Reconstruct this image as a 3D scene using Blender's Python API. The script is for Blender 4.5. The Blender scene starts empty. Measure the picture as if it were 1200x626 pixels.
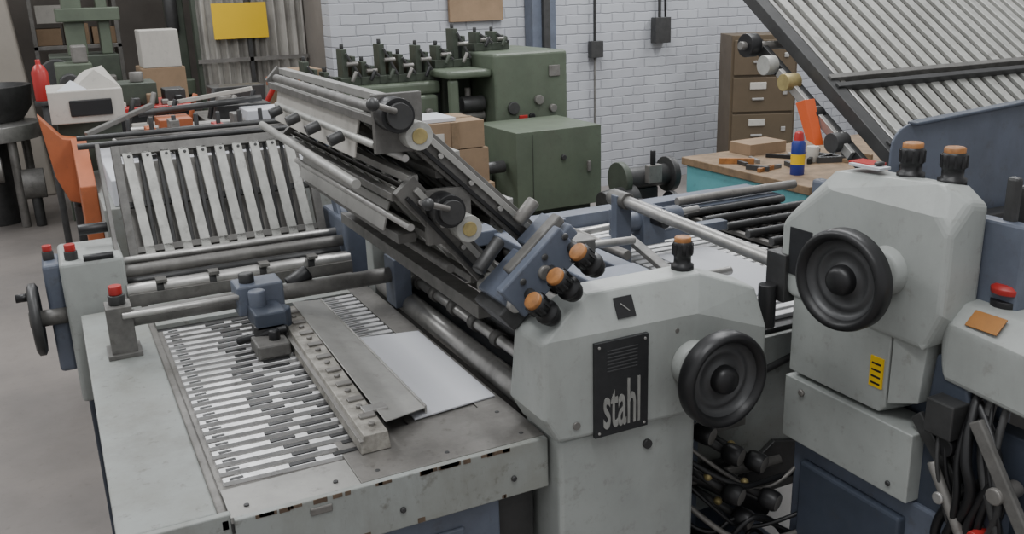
import bpy, bmesh, math, random
from mathutils import Vector, Matrix
random.seed(7)
C=bpy.context.scene.collection
# ---------------------------------------------------------------- materials
def mat(name,col,rough=.5,metal=0.,var=.15,scale=6.,bump=.0,dirt=None,spec=.5,grime=0.,gcol=(.07,.06,.05)):
    m=bpy.data.materials.new(name);m.use_nodes=True;nt=m.node_tree;N=nt.nodes;L=nt.links
    b=N['Principled BSDF'];b.inputs['Roughness'].default_value=rough;b.inputs['Metallic'].default_value=metal
    b.inputs['Specular IOR Level'].default_value=spec
    tc=N.new('ShaderNodeTexCoord');no=N.new('ShaderNodeTexNoise');no.inputs['Scale'].default_value=scale;no.inputs['Detail'].default_value=6
    no.inputs['Roughness'].default_value=.65
    L.new(tc.outputs['Object'],no.inputs['Vector'])
    cr=N.new('ShaderNodeValToRGB');e=cr.color_ramp.elements
    d=dirt if dirt else tuple(c*(1-var) for c in col)
    e[0].position=.32;e[0].color=(*d,1);e[1].position=.62;e[1].color=(*col,1)
    L.new(no.outputs['Fac'],cr.inputs['Fac']);out=cr.outputs['Color']
    if grime>0:
        for sc,st,lo,hi,k in((30,(1,1,1),.57,.72,1.0),(7,(1,1,.35),.50,.78,.6),(110,(1,1,.25),.62,.72,.6)):
            mp=N.new('ShaderNodeMapping');mp.inputs['Scale'].default_value=st;L.new(tc.outputs['Object'],mp.inputs['Vector'])
            g=N.new('ShaderNodeTexNoise');g.inputs['Scale'].default_value=sc;g.inputs['Detail'].default_value=8;g.inputs['Roughness'].default_value=.7
            L.new(mp.outputs['Vector'],g.inputs['Vector'])
            mr=N.new('ShaderNodeMapRange');mr.inputs['From Min'].default_value=lo;mr.inputs['From Max'].default_value=hi;mr.inputs['To Max'].default_value=grime*k
            L.new(g.outputs['Fac'],mr.inputs['Value'])
            mx=N.new('ShaderNodeMix');mx.data_type='RGBA';L.new(mr.outputs['Result'],mx.inputs[0]);L.new(out,mx.inputs[6]);mx.inputs[7].default_value=(*gcol,1);out=mx.outputs[2]
    L.new(out,b.inputs['Base Color'])
    mr=N.new('ShaderNodeMapRange');mr.inputs['To Min'].default_value=min(1,rough+.12);mr.inputs['To Max'].default_value=max(.05,rough-.06)
    L.new(no.outputs['Fac'],mr.inputs['Value']);L.new(mr.outputs['Result'],b.inputs['Roughness'])
    if bump>0:
        n2=N.new('ShaderNodeTexNoise');n2.inputs['Scale'].default_value=scale*18;L.new(tc.outputs['Object'],n2.inputs['Vector'])
        bu=N.new('ShaderNodeBump');bu.inputs['Strength'].default_value=bump;bu.inputs['Distance'].default_value=.002
        L.new(n2.outputs['Fac'],bu.inputs['Height']);L.new(bu.outputs['Normal'],b.inputs['Normal'])
    return m
GRAY=mat('painted_light_gray',(.365,.385,.368),.42,0,.16,5,.08,grime=.38,gcol=(.14,.125,.10))
GRAY2=mat('painted_table_gray',(.30,.318,.305),.45,0,.22,6,.08,dirt=(.24,.245,.22),grime=.65,gcol=(.09,.075,.055))
SLATE=mat('painted_slate_blue',(.125,.145,.19),.45,0,.25,8,.05,grime=.45)
SLATED=mat('painted_dark_slate',(.055,.068,.095),.5,0,.3,8,grime=.3)
DKG=mat('dark_gunmetal',(.06,.06,.06),.42,.3,.3,20)
MIDG=mat('worn_gray_rail',(.17,.165,.155),.45,.2,.35,22,.1,grime=.5)
BLACK=mat('black_plastic',(.012,.012,.013),.38,0,.2,20)
DISH=mat('dark_gray_dish',(.065,.066,.068),.38,.2,.15,20)
STEEL=mat('bare_steel',(.50,.49,.47),.34,.65,.3,14,.05,grime=.25)
STEELD=mat('worn_steel_plate',(.24,.23,.215),.42,.4,.35,9,.1,grime=.6)
CHROME=mat('bright_steel_rib',(.76,.76,.76),.32,.4,.18,40,grime=.35)
RIBW=mat('aluminium_slat',(.47,.47,.44),.42,.3,.25,25,grime=.45)
SHEET=mat('plain_sheet_metal',(.36,.355,.335),.42,.25,.22,7,grime=.4)
ALU=mat('mottled_cast_aluminium',(.42,.40,.36),.5,.4,.5,28,.2,dirt=(.16,.15,.13),grime=.6)
PAPER=mat('white_paper',(.54,.55,.58),.7,0,.04,3)
ORNG=mat('orange_cap',(.38,.16,.045),.5,0,.5,40)
ORB=mat('bright_orange_plastic',(.70,.12,.03),.4,0,.1,10)
ORP=mat('orange_machine_paint',(.42,.12,.045),.5,0,.25,6,grime=.4)
RED=mat('red_plastic',(.40,.025,.022),.35,0,.1,10)
YEL=mat('yellow_sign',(.75,.48,.01),.6,0,.05,4)
BRASS=mat('brass_dial',(.42,.34,.15),.4,.4,.3,50)
GREEN=mat('green_machine_paint',(.105,.13,.092),.45,0,.2,6,.05,grime=.4)
GREEND=mat('dark_green_cast_iron',(.055,.068,.05),.5,0,.3,12,grime=.4)
BROWN=mat('brown_cabinet_paint',(.10,.073,.044),.5,0,.15,5)
CARD=mat('cardboard',(.27,.185,.115),.85,0,.2,5,grime=.2)
WOOD=mat('bench_wood',(.23,.155,.09),.7,0,.4,14,.1,grime=.5)
TURQ=mat('turquoise_paint',(.13,.38,.41),.5,0,.12,6,grime=.3)
CREAM=mat('cream_paint',(.46,.44,.40),.55,0,.12,4,grime=.3)
BLUEC=mat('blue_can_paint',(.02,.035,.22),.35,0,.1,6)
BEIGE=mat('beige_plaster',(.42,.38,.33),.8,0,.12,2)
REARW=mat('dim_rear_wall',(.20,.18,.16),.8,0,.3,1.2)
LETT=mat('silver_lettering',(.36,.36,.34),.4,.3,.3,60,grime=.4)
PLATE=mat('nameplate_dark',(.035,.036,.038),.4,.3,.25,40)
AMB=mat('amber_label',(.36,.15,.03),.4,0,.2,20)
RUST=mat('chipped_rusty_edge',(.13,.09,.06),.7,0,.5,40)
# ---------------------------------------------------------------- mesh builder
class B:
    def __init__(s,name,parent=None,bev=0.,seg=2):
        s.n=name;s.p=parent;s.b=bev;s.seg=seg;s.bm=bmesh.new();s.ms=[]
    def mi(s,m):
        if m not in s.ms:s.ms.append(m)
        return s.ms.index(m)
    def quadbox(s,V,m):
        v=[s.bm.verts.new(p) for p in V];i=s.mi(m)
        for f in((0,3,2,1),(4,5,6,7),(0,1,5,4),(1,2,6,5),(2,3,7,6),(3,0,4,7)):
            s.bm.faces.new([v[k] for k in f]).material_index=i
    def box(s,x0,x1,y0,y1,z0,z1,m):
        s.quadbox([(x0,y0,z0),(x1,y0,z0),(x1,y1,z0),(x0,y1,z0),(x0,y0,z1),(x1,y0,z1),(x1,y1,z1),(x0,y1,z1)],m)
    def slab(s,q,t,m):
        s.quadbox(list(q)+[(p[0],p[1],p[2]+t) for p in q],m)
    def obox(s,c,h,m,R=None):
        R=R or Matrix.Identity(3);c=Vector(c)
        V=[c+R@Vector((a*h[0],b*h[1],d*h[2])) for a,b,d in((-1,-1,-1),(1,-1,-1),(1,1,-1),(-1,1,-1),(-1,-1,1),(1,-1,1),(1,1,1),(-1,1,1))]
        s.quadbox(V,m)
    def beam(s,p0,p1,w,h,m,up=(0,0,1)):
        p0=Vector(p0);p1=Vector(p1);d=(p1-p0);L=d.length;d.normalize()
        sd=d.cross(Vector(up))
        if sd.length<1e-4: sd=d.cross(Vector((1,0,0)))
        sd.normalize();u=sd.cross(d)
        R=Matrix((d,sd,u)).transposed();s.obox((p0+p1)/2,(L/2,w/2,h/2),m,R)
    def lathe(s,c,ax,prof,m,seg=32,sm=True):
        c=Vector(c);n=Vector(ax).normalized();u=n.orthogonal().normalized();v=n.cross(u);i=s.mi(m)
        rings=[]
        for r,h in prof:
            if r<1e-6: rings.append([s.bm.verts.new(c+n*h)])
            else: rings.append([s.bm.verts.new(c+n*h+(u*math.cos(2*math.pi*k/seg)+v*math.sin(2*math.pi*k/seg))*r) for k in range(seg)])
        for a,b in zip(rings[:-1],rings[1:]):
            for k in range(seg):
                k2=(k+1)%seg
                if len(a)==1 and len(b)==1: continue
                if len(a)==1: f=[a[0],b[k],b[k2]]
                elif len(b)==1: f=[a[k],b[0],a[k2]]
                else: f=[a[k],b[k],b[k2],a[k2]]
                F=s.bm.faces.new(f);F.material_index=i;F.smooth=sm
    def cyl(s,p0,p1,r,m,seg=20,r1=None):
        p0=Vector(p0);p1=Vector(p1);d=p1-p0;r1=r if r1 is None else r1
        i=s.mi(m);n=d.normalized();u=n.orthogonal().normalized();v=n.cross(u)
        A=[];Bv=[]
        for k in range(seg):
            o=u*math.cos(2*math.pi*k/seg)+v*math.sin(2*math.pi*k/seg)
            A.append(s.bm.verts.new(p0+o*r));Bv.append(s.bm.verts.new(p1+o*r1))
        for k in range(seg):
            k2=(k+1)%seg;F=s.bm.faces.new([A[k],A[k2],Bv[k2],Bv[k]]);F.material_index=i;F.smooth=True
        s.bm.faces.new(A[::-1]).material_index=i;s.bm.faces.new(Bv).material_index=i
    def hull(s,pts,m):
        bm=bmesh.new()
        for p in pts:bm.verts.new(p)
        bmesh.ops.convex_hull(bm,input=bm.verts[:])
        bmesh.ops.dissolve_limit(bm,angle_limit=math.radians(2),verts=bm.verts[:],edges=bm.edges[:])
        i=s.mi(m);mp={}
        for f in bm.faces:
            vs=[]
            for v in f.verts:
                k=tuple(round(c,5) for c in v.co)
                if k not in mp: mp[k]=s.bm.verts.new(v.co)
                vs.append(mp[k])
            s.bm.faces.new(vs).material_index=i
        bm.free()
    def prism(s,poly,axis,lo,hi,m):
        def P(a,b,t):
            return {'x':(t,a,b),'y':(a,t,b),'z':(a,b,t)}[axis]
        A=[s.bm.verts.new(P(a,b,lo)) for a,b in poly];Bv=[s.bm.verts.new(P(a,b,hi)) for a,b in poly];i=s.mi(m)
        s.bm.faces.new(A).material_index=i;s.bm.faces.new(Bv[::-1]).material_index=i
        n=len(poly)
        for k in range(n):s.bm.faces.new([A[k],Bv[k],Bv[(k+1)%n],A[(k+1)%n]]).material_index=i
    def sphere(s,c,r,m,sc=(1,1,1)):
        g=bmesh.ops.create_uvsphere(s.bm,u_segments=16,v_segments=10,radius=r,matrix=Matrix.Translation(c)@Matrix.Diagonal((*sc,1)))
        i=s.mi(m)
        for v in g['verts']:
            for f in v.link_faces:f.material_index=i;f.smooth=True
    def done(s):
        bmesh.ops.recalc_face_normals(s.bm,faces=s.bm.faces[:])
        me=bpy.data.meshes.new(s.n);s.bm.to_mesh(me);s.bm.free()
        for m in s.ms:me.materials.append(m)
        o=bpy.data.objects.new(s.n,me);C.objects.link(o)
        if s.p:o.parent=s.p
        if s.b>0:
            md=o.modifiers.new('bev','BEVEL');md.width=s.b;md.segments=s.seg;md.limit_method='ANGLE';md.angle_limit=math.radians(35)
        return o
def empty(name):
    o=bpy.data.objects.new(name,None);C.objects.link(o);return o
def cable(name,pts,r,m,parent):
    cu=bpy.data.curves.new(name,'CURVE');cu.dimensions='3D';cu.bevel_depth=r;cu.bevel_resolution=3
    sp=cu.splines.new('NURBS');sp.points.add(len(pts)-1)
    for i,p in enumerate(pts):sp.points[i].co=(*p,1)
    sp.use_endpoint_u=True;sp.order_u=3
    cu.materials.append(m);o=bpy.data.objects.new(name,cu);C.objects.link(o);o.parent=parent;return o
def Ry(a): return Matrix.Rotation(a,3,'Y')
def Rx(a): return Matrix.Rotation(a,3,'X')

FM=empty('folding_machine')
# ================================================================ REGISTER TABLE
b=B('table_side_panel',FM,.004)
b.box(-.012,.150,1.485,2.75,.872,.900,GRAY2); b.box(.150,.168,1.47,2.75,.868,.893,STEELD)
b.box(-.012,.006,1.485,2.75,.60,.872,GRAY2)
b.done()
b=B('table_front_rail',FM,.003)
b.box(-.012,.170,1.470,1.485,.79,.900,GRAY2); b.box(.172,.778,1.448,1.462,.79,.8985,GRAY2)
for x in(.06,.26,.47,.70):
    b.cyl((x,1.449,.83),(x,1.442,.83),.006,DKG,12)
b.box(.30,.34,1.444,1.449,.868,.883,STEELD)
b.done()
b=B('table_edge_wear',FM)
for i in range(26):
    x=.18+random.random()*.57;l=.006+random.random()*.03
    b.box(x,min(x+l,.776),1.4472,1.4485,.8925-random.random()*.004,.8975,RUST)
for i in range(10):
    x=.19+random.random()*.56
    b.box(x,x+.004+random.random()*.012,1.4472,1.4485,.792,.797+random.random()*.006,RUST)
b.done()
b=B('table_bed',FM,.001)
b.box(.168,.778,1.462,2.75,.865,.885,DKG)
b.box(.40,.778,1.462,1.64,.885,.899,STEELD)
b.box(.168,.40,1.462,1.565,.885,.897,SHEET)
b.box(.168,.56,1.565,2.52,.885,.889,STEELD)
b.box(.56,.714,1.64,2.06,.885,.896,STEELD)
b.box(.715,.778,1.64,2.75,.885,.8985,STEELD)
b.box(.168,.715,2.55,2.75,.885,.898,GRAY2)
for x,y in((.44,1.49),(.58,1.49),(.74,1.49),(.74,1.60),(.20,1.49),(.36,1.49)): b.cyl((x,y,.897),(x,y,.9002),.005,DKG,10)
b.done()
b=B('table_ribs',FM,.0012,1)
n=24
for i in range(n):
    y=1.585+i*(2.47-1.585)/(n-1)
    b.quadbox([(.178,y+.005,.889),(.475,y-.007,.889),(.475,y+.009,.889),(.178,y+.021,.889),(.178,y+.005,.8985),(.475,y-.007,.8985),(.475,y+.009,.8985),(.178,y+.021,.8985)],CHROME)
    j=.03*math.sin(i*1.3)
    for x0,w in((.30+j*.5,.050),(.385+j,.065)):
        b.box(x0,x0+w,y+.000,y+.0125,.8986,.9010,BLACK)
    b.box(.19,.215,y+.004,y+.013,.8986,.8998,DKG)
    b.cyl((.20,y+.026,.893),(.44,y+.016,.893),.005,MIDG,8)
for i in range(14):
    y=2.07+i*.034
    b.box(.56,.712,y,y+.018,.888,.8985,CHROME)
    b.box(.56,.712,y+.018,y+.034,.886,.889,BLACK)
    b.box(.58,.66,y+.005,y+.011,.8985,.8995,MIDG)
b.done()
b=B('paper_sheet',FM)
b.slab([(.575,1.65,.8995),(.768,1.67,.8995),(.768,2.13,.8995),(.575,2.17,.8995)],.003,PAPER)
b.done()
b=B('register_guide',FM,.002)
D=.03
b.quadbox([(.432,1.53+D,.900),(.492,1.53+D,.900),(.520,2.40,.900),(.452,2.40,.900),(.440,1.53+D,.938),(.488,1.53+D,.938),(.516,2.40,.938),(.460,2.40,.938)],ALU)
b.slab([(.494,1.56+D,.940),(.605,1.63+D,.915),(.605,2.47,.915),(.512,2.42,.940)],.003,SHEET)
b.box(.602,.607,1.63+D,2.47,.903,.922,STEEL)
b.slab([(.430,1.53+D,.925),(.442,1.53+D,.925),(.458,2.40,.925),(.448,2.40,.925)],.003,STEELD)
for i in range(9):
    y=1.60+i*.088
    b.cyl((.468+i*.0026,y,.938),(.468+i*.0026,y,.944),.007,STEELD,10)
    b.box(.455+i*.0026,.488+i*.0026,y+.03,y+.05,.938,.943,STEELD)
b.box(.47,.52,1.65,1.68,.938,.944,STEEL)
b.done()
b=B('guide_cross_bar',FM,.002)
b.cyl((.06,2.37,.99),(.80,2.37,.99),.022,MIDG,20)
b.cyl((.08,2.33,1.01),(.36,2.33,1.01),.008,STEEL,12)
b.box(.045,.105,2.34,2.41,.90,1.03,MIDG); b.box(.035,.115,2.33,2.42,.90,.912,MIDG)
b.cyl((.075,2.375,1.03),(.075,2.375,1.055),.020,DKG); b.cyl((.075,2.375,1.055),(.075,2.375,1.078),.016,RED)
b.box(.78,.83,2.33,2.41,.90,1.04,SLATE)
b.done()
b=B('guide_carriage',FM,.005)
b.box(.355,.475,2.325,2.415,.955,1.035,SLATE); b.box(.375,.455,2.22,2.33,.945,.99,SLATED)
b.cyl((.40,2.30,.94),(.40,2.30,1.03),.022,SLATE); b.cyl((.445,2.27,.90),(.445,2.27,.985),.03,SLATED)
b.cyl((.50,2.39,1.0),(.56,2.39,1.03),.022,BLACK); b.cyl((.39,2.37,1.03),(.39,2.37,1.06),.02,DKG)
b.box(.36,.44,2.14,2.24,.90,.935,MIDG); b.cyl((.41,2.18,.93),(.41,2.18,.96),.014,BLACK);b.box(.37,.45,2.22,2.26,.90,.96,DKG)
b.cyl((.33,2.25,.92),(.45,2.2,.95),.010,BLACK)
b.done()
b=B('table_underframe',FM,.004)
b.box(.30,.68,1.475,1.50,.30,.785,SLATE); b.box(.02,.06,1.50,1.56,0,.865,SLATED); b.box(.02,.06,2.6,2.66,0,.865,SLATED)
b.box(.68,.77,1.50,1.9,.2,.865,DKG); b.box(.345,.60,1.468,1.476,.34,.74,SLATE); b.cyl((.40,1.468,.70),(.40,1.455,.70),.012,BLACK)
b.done()
# ================================================================ rear fold unit + slatted plate
b=B('rear_unit_housing',FM,.012,3)
b.box(-.045,.125,2.79,3.05,.62,1.045,GRAY); b.box(-.09,-.04,2.86,3.0,.70,1.03,SLATE)
b.box(.78,.90,2.78,3.05,.60,1.06,SLATE); b.box(-.03,.10,2.82,3.02,0,.62,SLATED); b.box(.79,.88,2.82,3.0,0,.6,SLATED)
b.done()
b=B('rear_unit_rollers',FM,.001)
for y,z,r,m in((2.795,.935,.022,STEEL),(2.83,.985,.018,MIDG),(2.87,.93,.025,DKG),(2.90,1.0,.012,STEEL)):
    b.cyl((.12,y,z),(.79,y,z),r,m)
b.box(.12,.79,2.92,3.0,.80,.94,DKG); b.box(.12,.79,2.765,2.778,.87,.93,MIDG)
b.cyl((-.01,2.83,1.045),(-.01,2.83,1.07),.018,DKG); b.cyl((-.01,2.83,1.07),(-.01,2.83,1.09),.015,RED)
b.cyl((-.07,2.93,1.03),(-.07,2.93,1.055),.016,DKG);b.cyl((-.07,2.93,1.055),(-.07,2.93,1.072),.013,RED)
b.cyl((.02,2.80,1.05),(.10,2.80,1.05),.01,BLACK)
for x in(.2,.35,.5,.65): b.cyl((x,2.795,.935),(x+.02,2.795,.935),.026,DKG,20);b.box(x,x+.03,2.76,2.80,.955,.965,MIDG)
b.done()
def handwheel(name,c,ax,r,par):
    c=Vector(c);s=r/.1;b=B(name,par)
    b.lathe(c,ax,[(.078*s,.004),(.083*s,.014),(.090*s,.018),(.097*s,.014),(.100*s,.004),(.100*s,-.016),(.095*s,-.024),(.06*s,-.03)],BLACK,56)
    b.lathe(c,ax,[(.02*s,-.006),(.030*s,-.006),(.033*s,-.010),(.050*s,-.010),(.053*s,-.007),(.060*s,-.006),(.064*s,-.010),(.074*s,-.004),(.078*s,.004)],DISH,56)
    b.lathe(c,ax,[(.06*s,-.03),(.05*s,-.045),(.034*s,-.05),(.030*s,-.09)],DKG,48)
    b.lathe(c,ax,[(0,.020),(.018*s,.019),(.026*s,.014),(.030*s,.004),(.030*s,-.008)],BLACK,32)
    return b.done()
b=B('rear_handwheel',FM)
cw=Vector((-.125,2.86,.875))
b.lathe(cw,(-1,0,0),[(.085,.008),(.095,.014),(.106,.008),(.106,-.008),(.095,-.014),(.085,-.008),(.085,.008)],DKG,40)
b.lathe(cw,(-1,0,0),[(0,.006),(.03,.006),(.04,.0),(.086,.0)],DKG,40)
b.cyl(cw+Vector((-.02,0,0)),cw+Vector((.10,0,0)),.024,MIDG,24)
b.cyl(cw+Vector((-.005,0,.07)),cw+Vector((-.045,0,.07)),.012,BLACK,16)
b.done()
P0=Vector((0,2.95,.965));P1=Vector((0,3.09,1.30))
def gp(x,t,o=0.):
    d=P1-P0;nrm=Vector((0,-d.z,d.y)).normalized();q=P0+d*t+nrm*o;return Vector((x,q.y,q.z))
upn=Vector((0,-(P1-P0).z,(P1-P0).y)).normalized()
b=B('slatted_fold_plate',FM,.0015,1)
for t,h in((0.0,.026),(.13,.02),(1.0,.030)):
    b.beam(gp(.150,t),gp(.765,t),h,.02,MIDG,upn)
for x in(.162,.752):
    b.beam(gp(x,-.12),gp(x,1.04),.026,.028,MIDG,upn)
for i in range(10):
    x=.207+i*.0555
    b.beam(gp(x+.006,.02,.006),gp(x-.014,.98,.006),.030,.008,RIBW,upn)
    b.cyl(gp(x,.06,.008),gp(x,.06,.014),.005,DKG,8);b.cyl(gp(x-.010,.94,.008),gp(x-.010,.94,.014),.005,DKG,8)
for i in range(9):
    x=.233+i*.0555
    b.beam(gp(x,.02,-.03),gp(x,.98,-.03),.012,.005,DKG,upn)
b.beam(gp(.15,.55,-.05),gp(.77,.55,-.05),.02,.02,DKG,upn)
b.beam((gp(.16,.0,-.09)+gp(.75,.0,-.09))/2,(gp(.16,.95,-.09)+gp(.75,.95,-.09))/2,.58,.003,STEELD,upn)
b.done()
b=B('slatted_plate_side_frames',FM,.003)
for x in(.112,.795):
    b.beam((x,2.80,.90),(x,3.08,1.32),.05,.012,MIDG if x<.5 else SLATE,(1,0,0))
b.cyl((.06,3.13,1.345),(.80,3.13,1.345),.008,DKG); b.cyl((.06,3.20,1.31),(.80,3.20,1.31),.010,DKG)
b.cyl((.10,2.95,1.10),(.02,2.95,1.10),.016,BLACK)
b.beam((.84,2.80,1.02),(.80,3.05,1.24),.045,.02,SLATE,(1,0,0))
b.slab([(.40,3.28,1.30),(.80,3.28,1.30),(.80,3.75,1.24),(.40,3.75,1.24)],.003,PAPER)
b.box(.38,.82,3.27,3.29,1.24,1.30,MIDG)
b.done()
# ================================================================ UNIT 1
b=B('roller_unit_cover',FM,.010,3)
b.hull([(.775,1.40,.905),(1.27,1.40,.885),(1.27,1.55,.885),(.775,1.55,.905),(.745,1.40,.96),(.745,1.55,.96),(.745,1.40,1.118),(.745,1.52,1.118),
 (1.10,1.40,1.112),(1.285,1.40,1.045),(1.285,1.40,.92),(1.285,1.55,.92),(.86,1.437,1.188),(1.13,1.437,1.185),(.86,1.50,1.188),(1.13,1.505,1.185),(1.275,1.43,1.128),(1.27,1.50,1.135),(1.285,1.55,1.08)],GRAY)
b.done()
b=B('hub_boss',FM,.006,3)
b.cyl((1.085,1.402,1.01),(1.085,1.375,1.01),.050,GRAY,32,.044)
b.cyl((1.085,1.380,1.01),(1.085,1.34,1.01),.030,STEEL,32)
b.done()
handwheel('handwheel',(1.09,1.300,1.008),(0,-1,0),.098,FM)
b=B('roller_unit_column',FM,.010,3)
b.box(.785,1.115,1.415,1.56,0.0,.90,GRAY)
b.done()
b=B('column_bolts',FM)
b.cyl((.99,1.417,.845),(.99,1.408,.845),.010,DKG,16);b.cyl((.815,1.402,.935),(.815,1.396,.935),.008,STEELD,16)
b.cyl((1.05,1.402,1.085),(1.05,1.399,1.085),.005,STEELD,12)
b.done()
b=B('nameplate',FM,.002)
b.box(.853,.976,1.392,1.401,.900,1.098,PLATE)
for x in(.862,.967):
    for z in(.909,1.089): b.cyl((x,1.392,z),(x,1.3895,z),.003,STEEL,8)
for i in range(7): b.box(.880,.950,1.3908,1.392,1.035+i*.007,1.0378+i*.007,DISH)
b.done()
def text(name,s,loc,rot,size,sc,m,par,ex=.001):
    cu=bpy.data.curves.new(name,'FONT');cu.body=s;cu.size=size;cu.extrude=ex;cu.align_x='CENTER';cu.offset=.0006;cu.materials.append(m)
    o=bpy.data.objects.new(name,cu);C.objects.link(o);o.location=loc;o.rotation_euler=rot;o.scale=sc;o.parent=par;return o
text('nameplate_lettering','stahl',(.9145,1.391,.918),(math.pi/2,0,0),.05,(.95,2.75,1),LETT,FM)
b=B('warning_sticker',FM,.0005)
b.obox((.935,1.4155,1.152),(.021,.0012,.021),BLACK,Rx(math.radians(-26)))
b.obox((.935,1.4140,1.152),(.012,.0012,.001),LETT,Rx(math.radians(-26))@Ry(math.radians(45)))
b.done()
def capknob(b,p,ax,r,h,cap=ORNG,body=BLACK):
    p=Vector(p);n=Vector(ax).normalized()
    b.lathe(p,ax,[(0,0),(r*1.25,0),(r*1.25,h*.16),(r*.95,h*.2),(r*.95,h*.42),(r*1.1,h*.46),(r*1.1,h*.8),(r*.95,h*.86)],body,20)
    b.lathe(p,ax,[(r*.92,h*.84),(r*.92,h*.97),(r*.8,h),(0,h)],cap,20)
    for k in range(10):
        u=n.orthogonal().normalized();v=n.cross(u);a=k*math.pi/5;o=(u*math.cos(a)+v*math.sin(a))*r*1.08
        b.beam(p+o+n*h*.47,p+o+n*h*.8,.004,.004,body,u)
b=B('top_adjuster_knob',FM)
capknob(b,(1.115,1.475,1.183),(0,0,1),.019,.07)
b.done()
b=B('roller_unit_side_frames',FM,.004)
b.prism([(.80,.1),(1.24,.1),(1.24,1.06),(1.10,1.14),(.82,1.12),(.80,1.0)],'y',1.56,1.585,SLATE)
b.prism([(.83,.1),(1.24,.1),(1.24,1.02),(1.12,1.10),(.86,1.10),(.83,1.0)],'y',2.63,2.66,SLATE)
b.box(.795,.855,2.56,2.625,.80,1.07,GRAY); b.box(.86,.93,2.60,2.63,.85,1.12,SLATE)
b.done()
b=B('roller_stack',FM)
for x,z,r,m in((.828,.902,.030,STEEL),(.865,.955,.014,STEEL),(.895,1.0,.026,DKG),(.93,.94,.026,DKG),(.86,1.035,.012,STEELD),(.95,1.06,.024,MIDG),(.905,1.085,.012,STEEL),(1.0,1.0,.026,DKG),(1.02,1.09,.02,STEEL),(1.10,1.05,.018,STEELD),(1.17,.99,.022,DKG)):
    b.cyl((x,1.585,z),(x,2.63,z),r,m)
for i in range(7):
    y=1.70+i*.13
    b.cyl((.865,y,.955),(.865,y+.03,.955),.020,MIDG,16);b.cyl((1.02,y,1.09),(1.02,y+.035,1.09),.03,BLACK,16)
    b.box(.84,.90,y+.05,y+.06,1.03,1.05,STEELD)
b.box(.85,1.2,1.585,2.63,.80,.86,DKG)
b.done()
def foldplate(name,a,c,y0,y1,nrib=9):
    b=B(name,FM,.0015,1)
    a=Vector((a[0],0,a[1]));c=Vector((c[0],0,c[1]));d=(c-a);nn=Vector((d.z,0,-d.x)).normalized()
    def q(t,y,o=0):
        p=a+d*t+nn*o;return (p.x,y,p.z)
    for o in(.006,-.006):
        b.beam(q(0,(y0+y1)/2,o),q(1,(y0+y1)/2,o),(y1-y0),.0015,SHEET,nn)
    for i in range(nrib):
        y=y0+.05+i*(y1-y0-.1)/(nrib-1)
        b.beam(q(0,y,-.012),q(1,y,-.012),.02,.008,RIBW,nn); b.beam(q(0,y,.012),q(1,y,.012),.02,.008,RIBW,nn)
    for t in(.25,.62,1.0):
        b.beam(q(t,y0,-.024),q(t,y1,-.024),.02,.016,MIDG,(0,0,1)); b.beam(q(t,y0,.024),q(t,y1,.024),.02,.016,SHEET,(0,0,1))
    b.cyl(q(.8,y0,-.045),q(.8,y1,-.045),.008,STEEL,12); b.cyl(q(.42,y0,-.045),q(.42,y1,-.045),.010,MIDG,12)
    for y in(y0-.012,y1+.012):
        b.beam(q(-.12,y),q(1.04,y),.05,.018,MIDG,(0,1,0))
        b.beam(q(-.05,y-.014,.010),q(.98,y-.014,.010),.012,.010,SHEET,(0,1,0))
        b.beam(q(-.05,y-.014,-.014),q(.98,y-.014,-.014),.008,.010,BLACK,(0,1,0))
        for t in(.1,.3,.5,.7,.9): b.cyl(q(t,y-.008,.0),q(t,y-.018,.0),.006,STEEL,10)
    return b.done()
foldplate('upper_fold_plate',(.872,1.235),(.565,1.535),1.66,2.56)
foldplate('lower_fold_plate',(.80,1.13),(.590,1.385),1.66,2.56)
b=B('fold_plate_stop_bars',FM,.001)
b.slab([(.548,1.76,1.515),(.560,1.76,1.515),(.560,2.52,1.515),(.548,2.52,1.515)],.012,RIBW)
b.quadbox([(.535,1.80,1.43),(.540,1.80,1.43),(.540,2.50,1.43),(.535,2.50,1.43),(.552,1.80,1.515),(.557,1.80,1.515),(.557,2.50,1.515),(.552,2.50,1.515)],CREAM)
b.quadbox([(.585,1.80,1.27),(.590,1.80,1.27),(.590,2.50,1.27),(.585,2.50,1.27),(.602,1.80,1.33),(.607,1.80,1.33),(.607,2.50,1.33),(.602,2.50,1.33)],SHEET)
b.box(.60,.64,1.75,2.5,1.25,1.27,MIDG)
for i in range(4): b.cyl((.53,1.85+i*.18,1.47),(.50,1.85+i*.18,1.46),.012,DKG,12)
b.done()
b=B('fold_plate_adjusters',FM,.001)
def adj(p,L=.9):
    x,y,z=p
    b.cyl((x,y-.01,z),(x,y+L,z),.011,MIDG,14)
    b.cyl((x,y-.06,z),(x,y-.01,z),.032,BLACK,28); b.cyl((x,y-.072,z),(x,y-.06,z),.024,DKG,28)
    b.cyl((x+.042,y-.05,z-.042),(x+.042,y-.008,z-.042),.027,RIBW,24);b.cyl((x+.042,y-.053,z-.042),(x+.042,y-.05,z-.042),.015,BRASS,20)
    b.cyl((x-.01,y-.075,z+.01),(x-.05,y-.085,z+.025),.006,STEELD,10); b.sphere((x-.055,y-.086,z+.027),.012,DKG)
    b.box(x-.03,x+.065,y-.01,y+.006,z-.075,z+.035,MIDG)
adj((.560,1.645,1.535)); adj((.652,1.645,1.345))
b.cyl((.50,1.68,1.40),(.50,2.50,1.42),.010,SHEET);b.cyl((.70,1.68,1.24),(.70,2.5,1.24),.014,STEEL)
b.cyl((.75,1.62,1.18),(.75,2.62,1.18),.016,SHEET); b.cyl((.62,1.68,1.46),(.62,2.5,1.46),.010,STEEL);b.cyl((.545,1.68,1.47),(.545,2.5,1.47),.008,RIBW)
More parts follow.
